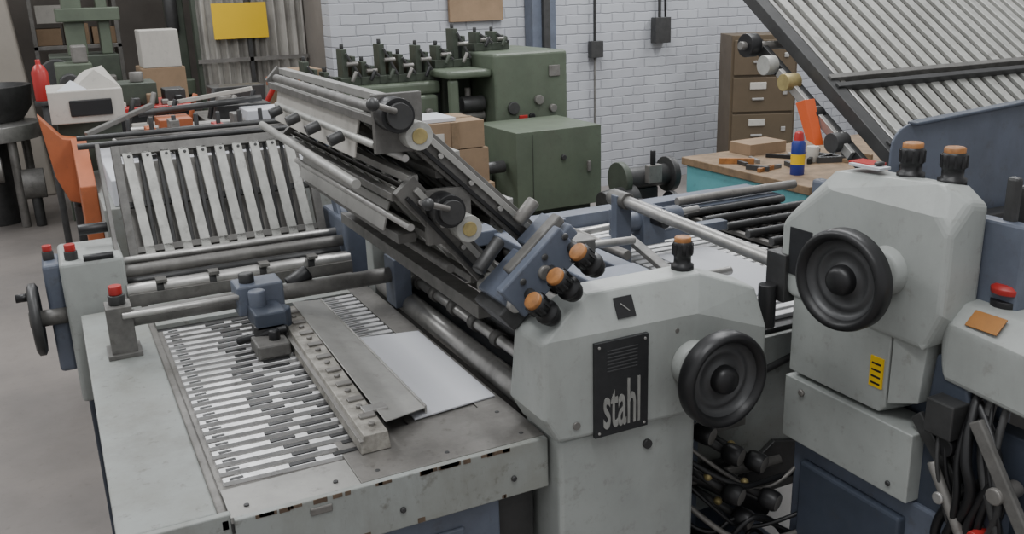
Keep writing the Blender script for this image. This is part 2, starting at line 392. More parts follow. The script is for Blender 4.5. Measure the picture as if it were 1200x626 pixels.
b.box(.72,.76,1.63,2.6,1.10,1.13,MIDG)
b.done()
b=B('plate_lock_bracket',FM,.005)
R=Ry(math.radians(-40))
b.obox((.795,1.50,1.225),(.085,.012,.040),SLATE,R)
b.obox((.765,1.56,1.20),(.055,.06,.012),SLATE,R); b.obox((.85,1.57,1.27),(.04,.06,.014),SLATE,R)
b.obox((.745,1.56,1.15),(.03,.06,.025),DKG,R); b.obox((.80,1.53,1.27),(.075,.015,.010),MIDG,R)
b.cyl((.74,1.49,1.17),(.74,1.64,1.17),.018,STEEL,16);b.cyl((.80,1.48,1.225),(.80,1.60,1.225),.015,STEELD,16)
for (x,z) in((.752,1.215),(.80,1.256),(.845,1.29)): b.cyl((x,1.49,z),(x,1.482,z),.007,DKG,12)
b.cyl((.70,1.58,1.22),(.76,1.60,1.27),.014,DKG);b.cyl((.80,1.6,1.30),(.84,1.6,1.34),.014,STEELD)
b.done()
b=B('plate_lock_knobs',FM)
for (x,z) in((.832,1.278),(.783,1.239),(.736,1.200)):
    b.sphere((x+.038,1.42,z-.036),.021,BLACK)
    capknob(b,(x+.034,1.42,z-.032),(-.72,-.18,.66),.019,.056)
    b.cyl((x+.03,1.42,z-.03),(x+.03,1.50,z-.01),.012,DKG,12)
b.done()
b=B('unit_top_frame',FM,.004)
b.box(.98,1.02,1.6,2.63,1.115,1.14,SLATE); b.box(.90,1.2,2.1,2.16,1.11,1.15,SLATE); b.box(1.16,1.21,1.6,2.6,1.06,1.10,SLATE)
b.box(1.02,1.16,1.62,1.72,1.10,1.13,SLATE); b.cyl((1.06,1.7,1.13),(1.06,2.5,1.13),.01,STEEL)
b.cyl((1.0,2.58,1.14),(1.0,2.58,1.165),.018,DKG);b.cyl((1.0,2.58,1.165),(1.0,2.58,1.182),.015,RED)
b.cyl((1.0,1.85,1.15),(1.25,1.85,1.14),.010,STEEL);b.box(1.05,1.12,1.82,1.90,1.12,1.17,MIDG);b.cyl((1.12,2.3,1.12),(1.12,2.3,1.18),.018,BLACK)
b.hull([(1.08,2.72,1.17),(1.08,2.80,1.17),(1.38,2.72,.96),(1.38,2.8,.96),(1.10,2.72,.80),(1.38,2.8,.8),(1.38,2.72,.8),(1.10,2.8,.8)],SLATE)
b.done()
# ================================================================ TRANSFER TABLE
b=B('transfer_table',FM,.003)
b.box(1.22,2.35,1.62,2.72,.90,.93,DKG); b.box(1.22,1.28,1.60,2.75,.86,1.0,SLATE); b.box(1.22,2.4,2.70,2.78,.80,.985,SLATE)
for i in range(26):
    y=1.66+i*.04
    b.box(1.52,1.95,y,y+.026,.93,.942,CHROME)
for i in range(12):
    x=1.98+i*.035
    b.box(x,x+.02,1.7,2.68,.935,.95,BLACK if i%2 else STEELD)
b.box(1.30,1.50,1.66,2.68,.93,.94,SHEET)
b.box(1.60,1.80,1.80,2.25,.942,.946,PAPER)
b.box(1.3,1.34,1.65,2.6,.98,1.0,SLATE); b.box(1.25,1.9,2.28,2.32,.98,1.01,SLATE)
for i in range(8): b.cyl((1.95,1.80+i*.11,.965),(2.4,1.80+i*.11,.965),.014,DKG,12)
b.cyl((1.95,2.62,1.0),(2.5,2.62,1.0),.016,STEELD); b.box(1.93,2.40,2.58,2.66,.94,.98,SLATED)
b.cyl((1.45,2.5,.98),(1.95,2.5,1.0),.012,STEEL);b.box(1.6,1.66,2.42,2.52,.95,1.04,SLATE);b.cyl((1.63,2.46,1.04),(1.63,2.46,1.08),.02,BLACK)
b.cyl((1.48,2.30,1.05),(1.72,2.30,1.05),.030,SLATE,24);b.box(1.56,1.64,2.26,2.34,.98,1.09,SLATE);b.cyl((1.60,2.26,1.06),(1.60,2.20,1.06),.018,BLACK)
b.beam((1.36,1.75,1.01),(1.50,2.3,1.03),.03,.015,MIDG);b.cyl((1.36,1.9,.99),(1.60,1.9,.99),.012,STEEL)
for x in(1.3,2.3):
    for y in(1.66,2.68): b.box(x-.03,x+.03,y-.03,y+.03,0,.9,SLATED)
b.box(1.25,2.3,2.66,2.69,.1,.86,SLATED)
b.done()
b=B('tie_rod',FM,.002)
b.cyl((1.41,1.50,1.14),(1.41,2.15,1.165),.017,STEEL,20); b.box(1.385,1.435,2.14,2.17,.93,1.18,SLATE); b.cyl((1.41,2.12,1.165),(1.41,2.20,1.165),.024,MIDG)
b.cyl((1.33,2.0,1.05),(1.33,2.4,1.05),.014,STEELD); b.box(1.39,1.43,1.47,1.53,1.06,1.17,DKG); b.cyl((1.37,1.50,1.0),(1.37,1.50,1.10),.020,BLACK)
b.done()
b=B('lower_delivery_plate',FM,.002)
b.slab([(1.13,1.62,.78),(1.50,1.62,.56),(1.50,2.5,.56),(1.13,2.5,.78)],.01,SHEET)
b.box(1.22,1.58,1.60,1.615,.50,.92,GRAY2)
b.prism([(1.34,.50),(1.58,.50),(1.58,.62),(1.50,.64),(1.42,.59)],'y',1.585,1.60,DKG)
b.cyl((1.30,1.60,.80),(1.58,1.60,.86),.010,DKG)
b.box(1.12,1.5,1.62,2.6,.1,.5,SLATED); b.box(1.12,1.45,1.45,1.62,.05,.42,SLATE)
b.done()
b=B('lower_adjuster_knobs',FM)
for (x,y,z) in((1.20,1.52,.775),(1.26,1.49,.72),(1.32,1.48,.69),(1.24,1.46,.64),(1.33,1.44,.61),(1.28,1.47,.56)):
    b.cyl((x-.07,y+.10,z+.05),(x,y,z),.010,DKG,12); b.lathe((x,y,z),(.35,-.85,-.1),[(0,0),(.020,0),(.024,.01),(.024,.035),(.020,.042)],BLACK,24)
    b.lathe((x,y,z),(.35,-.85,-.1),[(.020,.0415),(.016,.043),(0,.043)],STEELD,24)
    b.sphere((x-.035,y+.02,z+.035),.010,BRASS)
b.cyl((1.12,1.60,.70),(1.40,1.50,.52),.018,DKG); b.cyl((1.12,1.60,.60),(1.42,1.48,.66),.012,STEELD); b.cyl((1.18,1.55,.50),(1.45,1.35,.45),.02,BLACK)
b.box(1.13,1.40,1.56,1.585,.60,.64,DKG);b.box(1.13,1.36,1.54,1.58,.74,.77,MIDG)
b.done()
for i in range(9):
    q=lambda s:random.uniform(-s,s)
    cable('hose_%d'%i,[(1.12,1.56,.80-.045*i),(1.22+q(.04),1.48+q(.05),.70-.05*i),(1.33+q(.04),1.43+q(.03),.58+q(.08)),(1.46,1.42+q(.04),.70-.06*i)],.005+.002*(i%2),BLACK if i%3 else STEELD,FM)
# ================================================================ UNIT 2 (right angle unit)
b=B('second_unit_cover',FM,.012,3)
X0=1.40
b.hull([(X0,1.50,1.24),(X0,1.50,1.12),(X0,1.47,1.08),(X0,1.11,1.07),(X0,1.075,1.15),(X0,1.075,1.30),(X0,1.38,1.335),(X0+.03,1.38,1.37),(X0+.03,1.12,1.385),(X0,1.10,1.33),
 (X0+.10,1.50,1.25),(X0+.10,1.50,1.10),(X0+.10,1.075,1.10),(X0+.10,1.075,1.345),(X0+.05,1.075,1.355),(X0+.10,1.12,1.375),(X0+.10,1.38,1.37),(X0+.10,1.11,1.08)],GRAY)
b.done()
b=B('second_unit_lower_cover',FM,.010,3)
b.hull([(X0+.005,1.455,1.10),(X0+.005,1.455,.905),(X0+.005,1.20,.905),(X0+.005,1.185,.92),(X0+.005,1.185,1.10),(X0+.09,1.455,1.1),(X0+.09,1.455,.905),(X0+.09,1.185,.905),(X0+.09,1.185,1.1)],GRAY)
b.hull([(X0+.005,1.18,1.10),(X0+.005,1.18,.93),(X0+.02,1.12,.95),(X0+.02,1.11,1.1),(X0+.09,1.18,1.1),(X0+.09,1.18,.93),(X0+.09,1.12,.95),(X0+.09,1.11,1.1)],GRAY)
b.box(X0-.005,X0+.085,1.105,1.455,.745,.895,GRAY)
b.cyl((X0-.004,1.40,.87),(X0-.012,1.40,.87),.008,STEELD,12);b.cyl((X0-.004,1.15,.77),(X0-.010,1.15,.77),.006,DKG,12)
b.done()
b=B('second_unit_hub_boss',FM,.005,3)
b.cyl((X0+.003,1.205,1.205),(X0-.020,1.205,1.205),.050,GRAY,32,.040); b.cyl((X0-.015,1.205,1.205),(X0-.065,1.205,1.205),.028,STEEL,32)
b.done()
handwheel('second_handwheel',(1.298,1.222,1.197),(-1,-.12,0),.100,FM)
b=B('second_unit_labels',FM,.0005)
b.box(X0-.002,X0+.001,1.405,1.47,1.13,1.235,PLATE); b.obox((X0+.012,1.335,1.345),(.012,.018,.0012),BLACK,Ry(math.radians(-50)))
b.box(X0+.002,X0+.006,1.195,1.228,.955,1.02,YEL)
for k in range(4): b.box(X0+.001,X0+.003,1.200,1.223,.962+k*.014,.966+k*.014,BLACK)
b.done()
b=B('second_unit_knobs',FM)
capknob(b,(1.475,1.235,1.372),(0,0,1),.021,.070); capknob(b,(1.492,1.155,1.372),(0,0,1),.021,.070)
b.box(1.43,1.46,1.27,1.35,1.385,1.390,PAPER); b.box(1.44,1.48,1.30,1.36,1.385,1.392,RED)
b.sphere((1.45,1.29,1.395),.008,DKG,(1.6,1,.6))
b.done()
b=B('second_unit_frame',FM,.006)
b.box(X0+.10,X0+.13,1.0,1.52,0,1.32,SLATE); b.box(X0+.02,X0+.10,1.0,1.44,0,.74,SLATE); b.box(X0-.0,X0+.03,1.12,1.40,.10,.70,SLATED)
b.prism([(1.0,.1),(1.10,.1),(1.13,.70),(1.10,1.06),(1.04,1.08),(1.0,.9)],'x',X0+.03,X0+.10,SLATED)
b.box(X0+.13,2.6,1.05,1.50,.75,.95,DKG); b.box(2.6,2.65,1.0,1.52,0,1.32,SLATE)
for y,z in((1.12,1.05),(1.2,1.12),(1.28,1.05),(1.36,1.12),(1.44,1.2),(1.3,1.2)):
    b.cyl((X0+.13,y,z),(2.6,y,z),.028,DKG)
b.box(1.512,1.528,1.035,1.06,1.10,1.40,DKG); b.box(1.548,1.562,1.035,1.06,1.10,1.38,DKG)
b.cyl((1.54,1.08,1.30),(1.9,1.08,1.30),.012,MIDG);b.cyl((1.54,1.10,1.22),(1.9,1.10,1.22),.016,DKG)
b.done()
b=B('control_box',FM,.012,3)
b.hull([(1.425,1.085,1.015),(1.425,.70,.99),(1.85,1.085,1.015),(1.85,.70,.99),(1.425,1.085,1.130),(1.425,.70,1.10),(1.46,1.12,1.165),(1.85,1.12,1.17),(1.50,.70,1.16),(1.85,.70,1.16)],GRAY)
b.done()
b=B('control_box_buttons',FM,.001)
b.cyl((1.515,1.03,1.158),(1.515,1.03,1.176),.028,BLACK);b.lathe((1.515,1.03,1.175),(0,0,1),[(.014,0),(.014,.010),(.029,.014),(.030,.024),(.022,.031),(0,.033)],RED,28)
b.box(1.50,1.60,.955,.975,1.160,1.166,BLACK)
b.done()
b=B('control_box_label',FM,.0008)
b.obox((1.4425,1.015,1.1485),(.0015,.032,.018),AMB,Ry(math.radians(48)))
b.done()
b=B('lower_frame_details',FM,.003)
b.box(1.46,1.50,.7,1.0,.1,.95,SLATED); b.box(1.42,1.47,.93,.99,.55,.80,SLATE); b.cyl((1.44,1.04,.90),(1.40,1.04,.90),.02,BLACK)
for (y,z,r,m) in((.98,.66,.022,DISH),(1.03,.80,.012,STEEL),(.92,.86,.016,STEELD),(.88,.74,.020,DISH),(1.05,.62,.014,STEELD),(.95,.76,.012,RED)):
    b.cyl((1.45,y,z),(1.385,y,z),r,m)
b.box(1.40,1.46,.86,.94,.60,.66,STEELD); b.box(1.39,1.44,1.02,1.08,.92,.99,DKG)
b.beam((1.42,1.12,.93),(1.42,.90,.70),.03,.012,DKG,(1,0,0)); b.beam((1.40,.98,.98),(1.40,.84,.78),.026,.014,MIDG,(1,0,0));b.cyl((1.40,1.06,.86),(1.40,.93,.66),.010,STEELD)
b.done()
for i in range(12):
    q=lambda s:random.uniform(-s,s)
    cable('control_hose_%d'%i,[(1.46,1.08-.03*(i%5),1.02),(1.40+q(.02),1.06-.03*(i%6)+q(.02),.92),(1.41+q(.02),1.0-.03*(i%5)+q(.05),.78+q(.05)),(1.42+q(.02),.98+q(.08),.62+q(.06)),(1.45,.95+q(.08),.45)],.004+.003*(i%3),BLACK if i%4 else DKG,FM)
b=B('sheet_guard',FM,.003)
pl=[(1.56,1.20),(1.56,1.40)]+[(1.61-.05*math.cos(a),1.40+.05*math.sin(a)) for a in (math.radians(20*i) for i in range(1,5))]+[(1.61,1.452),(2.6,1.50),(2.6,1.20)]
b.prism(pl,'y',1.36,1.366,SLATE)
b.beam((1.61,1.355,1.452),(2.6,1.355,1.50),.03,.008,SLATED)
b.box(1.56,1.60,1.10,1.36,1.18,1.21,SLATE); b.box(1.53,2.6,1.30,1.34,1.20,1.24,DKG)
b.done()
Q0=Vector((0,1.40,1.38));Q1=Vector((0,2.20,1.945))
un=Vector((0,-(Q1-Q0).z,(Q1-Q0).y)).normalized()
def gq(x,t,o=0.):
    q=Q0+(Q1-Q0)*t+un*o;return Vector((x,q.y,q.z))
b=B('second_slatted_fold_plate',FM,.0015,1)
b.beam(gq(1.605,-.05),gq(1.605,1.02),.035,.03,DKG,un); b.beam(gq(1.64,0),gq(1.64,1.0),.012,.02,STEEL,un); b.beam(gq(2.75,0),gq(2.75,1.0),.03,.03,DKG,un)
for t in(.02,.215,.245,.62,1.0):
    b.beam(gq(1.6,t,.012),gq(2.75,t,.012),.014,.018,DKG if t!=.245 else MIDG,un)
b.beam((gq(1.62,0,-.022)+gq(2.74,0,-.022))/2,(gq(1.62,1,-.022)+gq(2.74,1,-.022))/2,1.1,.002,STEELD,un)
for i in range(23):
    x=1.685+i*.047
    b.beam(gq(x,.02,0),gq(x,.99,0),.027,.010,RIBW,un); b.beam(gq(x+.022,.02,-.012),gq(x+.022,.99,-.012),.010,.006,SHEET,un)
b.done()
b=B('second_plate_adjusters',FM,.001)
y,z=1.78,1.60
b.cyl((1.50,y,z),(2.7,y,z-.04),.010,STEELD); b.cyl((1.515,y,z),(1.545,y,z),.028,BLACK,24); b.cyl((1.53,y-.05,z-.045),(1.56,y-.05,z-.045),.023,RIBW,24)
b.beam((1.57,1.80,1.60),(1.57,1.42,1.34),.03,.016,DKG,(1,0,0)); b.beam((1.553,1.70,1.54),(1.553,1.46,1.375),.02,.012,STEEL,(1,0,0))
b.cyl((1.53,1.66,1.52),(1.57,1.66,1.52),.020,BRASS,20); b.cyl((1.54,1.58,1.45),(1.57,1.58,1.45),.022,BLACK,20);b.cyl((1.53,1.50,1.40),(1.57,1.50,1.40),.022,DKG,20)
b.hull([(1.52,1.565,1.40),(1.52,1.535,1.39),(1.545,1.565,1.40),(1.545,1.535,1.39),(1.515,1.60,1.48),(1.515,1.572,1.49),(1.545,1.60,1.48),(1.545,1.572,1.49)],ORB)
b.done()
# ================================================================ ROOM
def brickmat():
    m=bpy.data.materials.new('painted_brick');m.use_nodes=True;nt=m.node_tree;N=nt.nodes;L=nt.links;p=N['Principled BSDF']
    tc=N.new('ShaderNodeTexCoord');sp=N.new('ShaderNodeSeparateXYZ');cb=N.new('ShaderNodeCombineXYZ')
    L.new(tc.outputs['Object'],sp.inputs[0]);L.new(sp.outputs['X'],cb.inputs['X']);L.new(sp.outputs['Z'],cb.inputs['Y'])
    br=N.new('ShaderNodeTexBrick');br.inputs['Scale'].default_value=1;br.inputs['Brick Width'].default_value=.23;br.inputs['Row Height'].default_value=.08
    br.inputs['Mortar Size'].default_value=.007;br.inputs['Mortar Smooth'].default_value=.8
    br.inputs['Color1'].default_value=(.44,.455,.485,1);br.inputs['Color2'].default_value=(.395,.405,.435,1);br.inputs['Mortar'].default_value=(.33,.34,.37,1)
    no=N.new('ShaderNodeTexNoise');no.inputs['Scale'].default_value=12;L.new(tc.outputs['Object'],no.inputs['Vector'])
    mx=N.new('ShaderNodeVectorMath');mx.operation='SCALE';mx.inputs['Scale'].default_value=.018
    ad=N.new('ShaderNodeVectorMath');ad.operation='ADD'
    L.new(no.outputs['Color'],mx.inputs[0]);L.new(cb.outputs[0],ad.inputs[0]);L.new(mx.outputs[0],ad.inputs[1]);L.new(ad.outputs[0],br.inputs['Vector'])
    n3=N.new('ShaderNodeTexNoise');n3.inputs['Scale'].default_value=2.5;n3.inputs['Detail'].default_value=7;L.new(tc.outputs['Object'],n3.inputs['Vector'])
    m3=N.new('ShaderNodeMapRange');m3.inputs['From Min'].default_value=.5;m3.inputs['From Max'].default_value=.8;m3.inputs['To Max'].default_value=.5;L.new(n3.outputs['Fac'],m3.inputs['Value'])
    m4=N.new('ShaderNodeMix');m4.data_type='RGBA';L.new(m3.outputs['Result'],m4.inputs[0]);L.new(br.outputs['Color'],m4.inputs[6]);m4.inputs[7].default_value=(.27,.27,.29,1)
    L.new(m4.outputs[2],p.inputs['Base Color']);p.inputs['Roughness'].default_value=.55
    bu=N.new('ShaderNodeBump');bu.invert=True;bu.inputs['Strength'].default_value=.6;bu.inputs['Distance'].default_value=.01
    L.new(br.outputs['Fac'],bu.inputs['Height']);L.new(bu.outputs[0],p.inputs['Normal'])
    return m
BRICK=brickmat()
FLOOR=mat('sealed_concrete_floor',(.25,.225,.208),.42,0,.2,1.3,.05,dirt=(.185,.17,.16),grime=.28)
b=B('floor');b.box(-7,10,-3,12,-.1,0,FLOOR);b.done()
b=B('wall_back');b.box(1.98,10,7.0,7.2,0,3.6,BRICK);b.done()
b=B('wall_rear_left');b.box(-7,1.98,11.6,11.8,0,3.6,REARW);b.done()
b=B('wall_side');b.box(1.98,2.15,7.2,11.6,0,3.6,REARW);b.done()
b=B('wall_notice_board',None,.003);b.box(2.94,3.41,6.96,6.995,1.50,2.3,CARD);b.done()
b=B('wall_pipe_column',None,.01);b.box(3.62,3.84,6.85,6.995,0,3.2,SLATE);b.box(3.70,3.76,6.80,6.85,0,3.2,DKG);b.done()
b=B('electrical_conduit',None,.003)
b.cyl((4.28,6.965,1.2),(4.28,6.965,3.2),.012,DKG,12);b.box(4.22,4.34,6.92,6.98,1.15,1.29,DKG);b.cyl((4.28,6.965,0),(4.28,6.965,1.16),.010,MIDG,12)
b.cyl((4.95,6.965,1.45),(4.95,6.965,3.2),.014,DKG,12);b.cyl((5.01,6.96,1.45),(4.99,6.96,2.1),.01,BLACK,10);b.box(4.87,5.03,6.90,6.98,1.24,1.46,DKG)
b.done()
b=B('file_cabinet',None,.006)
b.box(-.28,.28,-.22,.22,0,1.31,BROWN)
for i in range(4):
    z=.05+i*.31;b.box(-.26,.26,-.24,-.22,z,z+.29,BROWN)
    b.box(-.12,.02,-.252,-.24,z+.19,z+.25,CREAM); b.box(-.10,.0,-.258,-.24,z+.10,z+.12,STEEL); b.box(.16,.20,-.25,-.24,z+.14,z+.18,STEEL)
o=b.done();o.location=(5.55,6.35,0);o.rotation_euler=(0,0,math.radians(-26))
b=B('workbench',None,.004)
b.box(3.0,4.3,3.05,4.0,.81,.85,WOOD); b.box(3.015,4.27,3.08,3.97,.66,.81,TURQ)
for x in(3.06,4.2):
    for y in(3.12,3.92): b.box(x-.035,x+.035,y-.035,y+.035,0,.66,TURQ)
b.box(3.06,4.2,3.1,3.9,.25,.28,TURQ)
b.done()
b=B('spray_can',None,.001)
c=(3.16,3.30,.85)
b.lathe(c,(0,0,1),[(0,0),(.033,0),(.033,.05)],BLUEC,24);b.lathe(c,(0,0,1),[(.033,.05),(.033,.10)],YEL,24)
b.lathe(c,(0,0,1),[(.033,.10),(.033,.15),(.025,.165)],BLUEC,24);b.lathe(c,(0,0,1),[(.025,.165),(.02,.20),(.01,.21),(0,.21)],RED,24);b.done()
b=B('hand_tools',None,.002)
for i in range(22):
    x=3.06+random.random()*.7;y=3.38+random.random()*.3;a=random.random()*3.1;l=.03+random.random()*.06
    d=Vector((math.cos(a),math.sin(a),0))*l
    b.beam(Vector((x,y,.860)) -d,Vector((x,y,.860))+d,.018,.020+.01*(i%3),[DKG,STEELD,STEEL,BLACK,WOOD,DKG,ORNG,MIDG][i%8])
b.cyl((3.45,3.5,.85),(3.45,3.5,.93),.03,CREAM);b.cyl((3.6,3.42,.85),(3.6,3.42,.95),.025,DKG)
b.done()
b=B('parts_box',None,.002)
b.box(3.3,3.55,3.80,3.97,.85,.91,CARD);b.done()
b=B('bench_grinder',None,.004)
b.box(2.80,2.98,4.18,4.3,.0,.66,DKG); b.cyl((2.74,4.2,.72),(3.05,4.2,.72),.06,DKG); b.cyl((2.72,4.2,.72),(2.76,4.2,.72),.10,GREEND,28); b.cyl((3.04,4.2,.72),(3.08,4.2,.72),.10,DKG,28)
b.cyl((2.6,4.15,.60),(2.8,4.15,.62),.08,DKG,28);b.cyl((2.66,4.1,.56),(2.66,4.0,.56),.05,STEELD);b.box(2.6,2.8,4.1,4.3,.0,.56,DKG)
b.box(2.86,2.95,4.1,4.14,.70,.80,STEELD);b.cyl((2.9,4.12,.8),(2.9,4.12,.88),.015,BLACK)
for i in range(6): b.cyl((2.62+i*.07,4.06,.50+.04*(i%3)),(2.65+i*.07,4.06,.50+.04*(i%3)),.06+.015*(i%2),[DKG,MIDG,BLACK][i%3],24)
b.done()
# green machines
G=empty('bookbinding_machine')
b=B('main_housing',G,.02,3)
b.box(2.40,3.00,5.30,5.95,.0,.86,GREEND); b.box(2.50,3.02,5.25,6.0,.86,1.36,GREEN);b.box(2.22,2.50,5.30,5.95,.80,.90,GREEN);b.box(2.28,2.50,5.6,5.95,.90,1.26,GREEND);b.box(2.20,2.50,5.28,5.95,1.22,1.27,GREEN)
b.box(2.22,2.28,5.30,5.36,.9,1.22,GREEN)
b.box(1.35,2.2,5.45,5.95,.80,1.12,GREEN); b.box(1.35,2.1,5.55,5.9,0,.8,GREEND); b.box(2.1,2.4,5.45,5.9,0,.82,GREEND);b.box(1.6,2.24,5.5,5.9,1.12,1.20,GREEN)
b.done()
b=B('housing_details',G,.004)
b.cyl((2.62,5.25,1.02),(2.62,5.23,1.02),.04,DKG,24);b.cyl((2.80,5.25,1.06),(2.80,5.22,1.06),.030,STEELD,24);b.box(2.66,2.72,5.24,5.25,.93,.97,RED)
b.cyl((2.75,5.25,.96),(2.75,5.23,.96),.02,BLACK); b.box(2.88,2.96,5.24,5.25,1.2,1.27,STEELD);b.cyl((2.90,5.25,1.0),(2.90,5.22,1.0),.025,STEELD,20)
b.cyl((2.33,5.40,1.05),(2.48,5.40,1.05),.05,DKG);b.cyl((2.40,5.45,.95),(2.40,5.45,1.15),.02,STEELD);b.cyl((2.31,5.42,.97),(2.49,5.42,.97),.035,MIDG)
for i,x in enumerate((1.40,1.52,1.64,1.76,1.88,2.0,2.12,2.26,2.38,2.54,2.66)):
    z0=1.12 if x<1.6 else(1.20 if x<2.24 else (1.27 if x<2.5 else 1.36)); h=(.24,.17,.22,.14)[i%4] if x<2.5 else .12
    b.box(x,x+.035,5.6,5.72,z0,z0+h,GREEND); b.box(x+.06,x+.085,5.6,5.72,z0,z0+h*.8,GREEND); b.box(x-.02,x+.11,5.58,5.74,z0,z0+.05,GREEND)
    b.cyl((x+.02,5.57,z0+h*.6),(x+.09,5.57,z0+h*.6),.014,STEELD,12); b.cyl((x+.02,5.66,z0+h),(x+.02,5.66,z0+h+.03),.012,DKG,12)
    b.beam((x+.02,5.58,z0+h*.9),(x+.10,5.56,z0+.05),.015,.015,DKG)
    b.cyl((x+.03,5.52,z0+.03),(x+.06,5.52,z0+.09),.012,[BLACK,GREEND,STEELD][i%3],10)
for i in range(7): b.cyl((1.4+i*.12,5.44,1.02),(1.4+i*.12,5.40,1.02),.022,DKG if i%2 else STEELD,14)
b.box(1.35,2.2,5.38,5.44,.94,.97,STEEL)
b.done()
b=B('guard_box',G,.015,3)
b.box(2.32,2.88,4.62,5.15,.50,.965,GREEN); b.box(2.36,2.84,4.68,5.1,0,.5,GREEND)
b.cyl((2.62,4.62,.80),(2.62,4.60,.80),.015,DKG);b.box(2.42,2.426,4.615,4.622,.52,.95,GREEND);b.box(2.78,2.80,4.60,4.62,.7,.76,STEELD)
b.box(2.05,2.29,4.9,5.2,.4,.74,GREEND);b.cyl((2.05,4.75,.76),(2.3,4.75,.76),.035,DKG)
b.done()
b=B('carton_stack',None,.004)
b.box(1.60,1.98,4.20,4.60,0.14,.80,CARD);b.box(1.62,1.96,4.22,4.58,.805,.98,CARD);b.box(1.60,1.94,4.22,4.55,.985,1.12,CARD);b.box(1.50,1.98,4.15,4.65,0,.135,WOOD)
b.box(1.62,1.80,4.25,4.5,1.122,1.14,PAPER);b.box(1.64,1.72,4.215,4.22,1.02,1.07,CREAM);b.box(1.60,1.94,4.36,4.40,1.1205,1.1225,WOOD);b.box(1.76,1.80,4.213,4.22,.985,1.12,WOOD)
b.done()
F=empty('pile_feeder')
b=B('feeder_body',F,.01,3)
b.box(.12,1.0,3.6,4.7,.0,1.02,GRAY2); b.box(.16,.96,3.62,4.6,1.02,1.12,PAPER); b.box(.95,1.02,3.6,4.7,1.02,1.2,SLATE)
b.prism([(-.05,1.30),(-.02,1.04),(.02,.93),(.12,.90),(.12,1.18),(.03,1.20)],'y',4.30,4.42,ORP); b.prism([(3.95,.80),(4.3,.80),(4.3,1.20),(3.95,1.05)],'x',.06,.12,ORP)
b.box(0.03,.115,4.32,4.65,0.0,.90,DKG)
b.box(.0,.30,4.45,4.85,1.24,1.38,CREAM); b.box(.08,.25,4.44,4.45,1.27,1.34,BLACK); b.box(.02,.28,4.5,4.8,.8,1.24,GREEND)
b.done()
b=B('cleaning_rag',F)
b.hull([(.10,4.5,1.38),(.30,4.5,1.38),(.10,4.7,1.38),(.30,4.7,1.38),(.14,4.56,1.44),(.24,4.62,1.47),(.17,4.66,1.45),(.26,4.55,1.43),(.20,4.52,1.46)],CREAM)
b.hull([(.04,4.48,1.38),(.16,4.46,1.38),(.06,4.60,1.38),(.15,4.60,1.39),(.10,4.52,1.42)],PAPER)
b.done()
b=B('feeder_head',F,.003)
for i in range(5): b.cyl((.3,3.9+i*.12,1.2),(.95,3.9+i*.12,1.2),.013,[STEEL,DKG,STEELD,BLACK,STEEL][i])
b.box(.42,.56,4.3,4.5,1.14,1.24,ORP);b.box(.62,.80,4.15,4.4,1.14,1.20,BLACK);b.box(.3,.42,4.0,4.3,1.14,1.19,STEEL);b.box(.7,.95,4.5,4.66,1.14,1.26,DKG)
b.cyl((.35,4.45,1.26),(.9,4.45,1.29),.015,DKG);b.cyl((.2,3.7,1.12),(.2,3.7,1.26),.010,STEEL);b.cyl((.9,3.7,1.12),(.9,3.7,1.26),.010,STEEL);b.cyl((.2,3.7,1.26),(.9,3.7,1.26),.010,STEELD)
for i in range(8):
    b.box(.26+i*.09,.30+i*.09,4.1+.05*(i%2),4.2+.05*(i%2),1.12,1.2+.03*(i%3),[DKG,ORP,STEELD,DKG,RED,MIDG,CREAM,DKG][i]);b.cyl((.28+i*.09,4.12,1.2),(.28+i*.09,4.12,1.28),.01,DKG,10)
    b.cyl((.22+i*.09,4.55,1.2),(.26+i*.09,4.56,1.30+.02*(i%3)),.012,[ORP,DKG,STEELD,BLACK][i%4],10)
b.beam((.12,4.2,1.22),(.40,4.3,1.31),.03,.02,MIDG);b.beam((.5,4.6,1.28),(.85,4.4,1.34),.02,.02,CREAM);b.box(.80,.98,4.3,4.5,1.20,1.25,PAPER)
b.done()
b=B('mixing_vat',None,.004)
b.lathe((-.50,8.6,0),(0,0,1),[(.10,.80),(.30,.84),(.38,.95),(.40,1.12),(.37,1.12),(.33,.95),(0,.90)],DKG,36)
b.lathe((-.50,8.6,0),(0,0,1),[(.36,.70),(.42,.70),(.42,.82),(.30,.84)],STEEL,36)
for a in range(4):
    c,s=math.cos(a*1.57+.6)*.34,math.sin(a*1.57+.6)*.34;b.cyl((-.5+c,8.6+s,0),(-.5+c,8.6+s,.75),.035,STEELD)
b.cyl((-.5,8.6,0),(-.5,8.6,.8),.16,DKG);b.cyl((-.28,8.3,.35),(-.12,8.3,.35),.12,MIDG);b.cyl((-.7,8.2,.5),(-.4,8.2,.5),.10,STEELD);b.cyl((-.2,8.3,.35),(-.2,8.3,0),.04,DKG)
b.done()
b=B('concrete_pillar',None,.02);b.hull([(-1.2,9.6,0),(-.06,9.6,0),(-1.2,10.0,0),(-.06,10.0,0),(-1.2,9.6,3.5),(-.32,9.6,3.5),(-1.2,10.0,3.5),(-.32,10.0,3.5)],BEIGE);b.done()
b=B('fire_extinguisher',None,.003);b.lathe((-.02,6.75,1.14),(0,0,1),[(0,0),(.05,0),(.05,.18),(.03,.22),(.015,.23),(.015,.26),(0,.26)],RED,20);b.cyl((-.02,6.75,1.11),(-.02,6.75,1.14),.06,DKG);b.cyl((-.02,6.75,0),(-.02,6.75,1.12),.022,DKG);b.cyl((-.02,6.75,0),(-.02,6.75,.02),.12,DKG);b.done()
b=B('platen_press',None,.008)
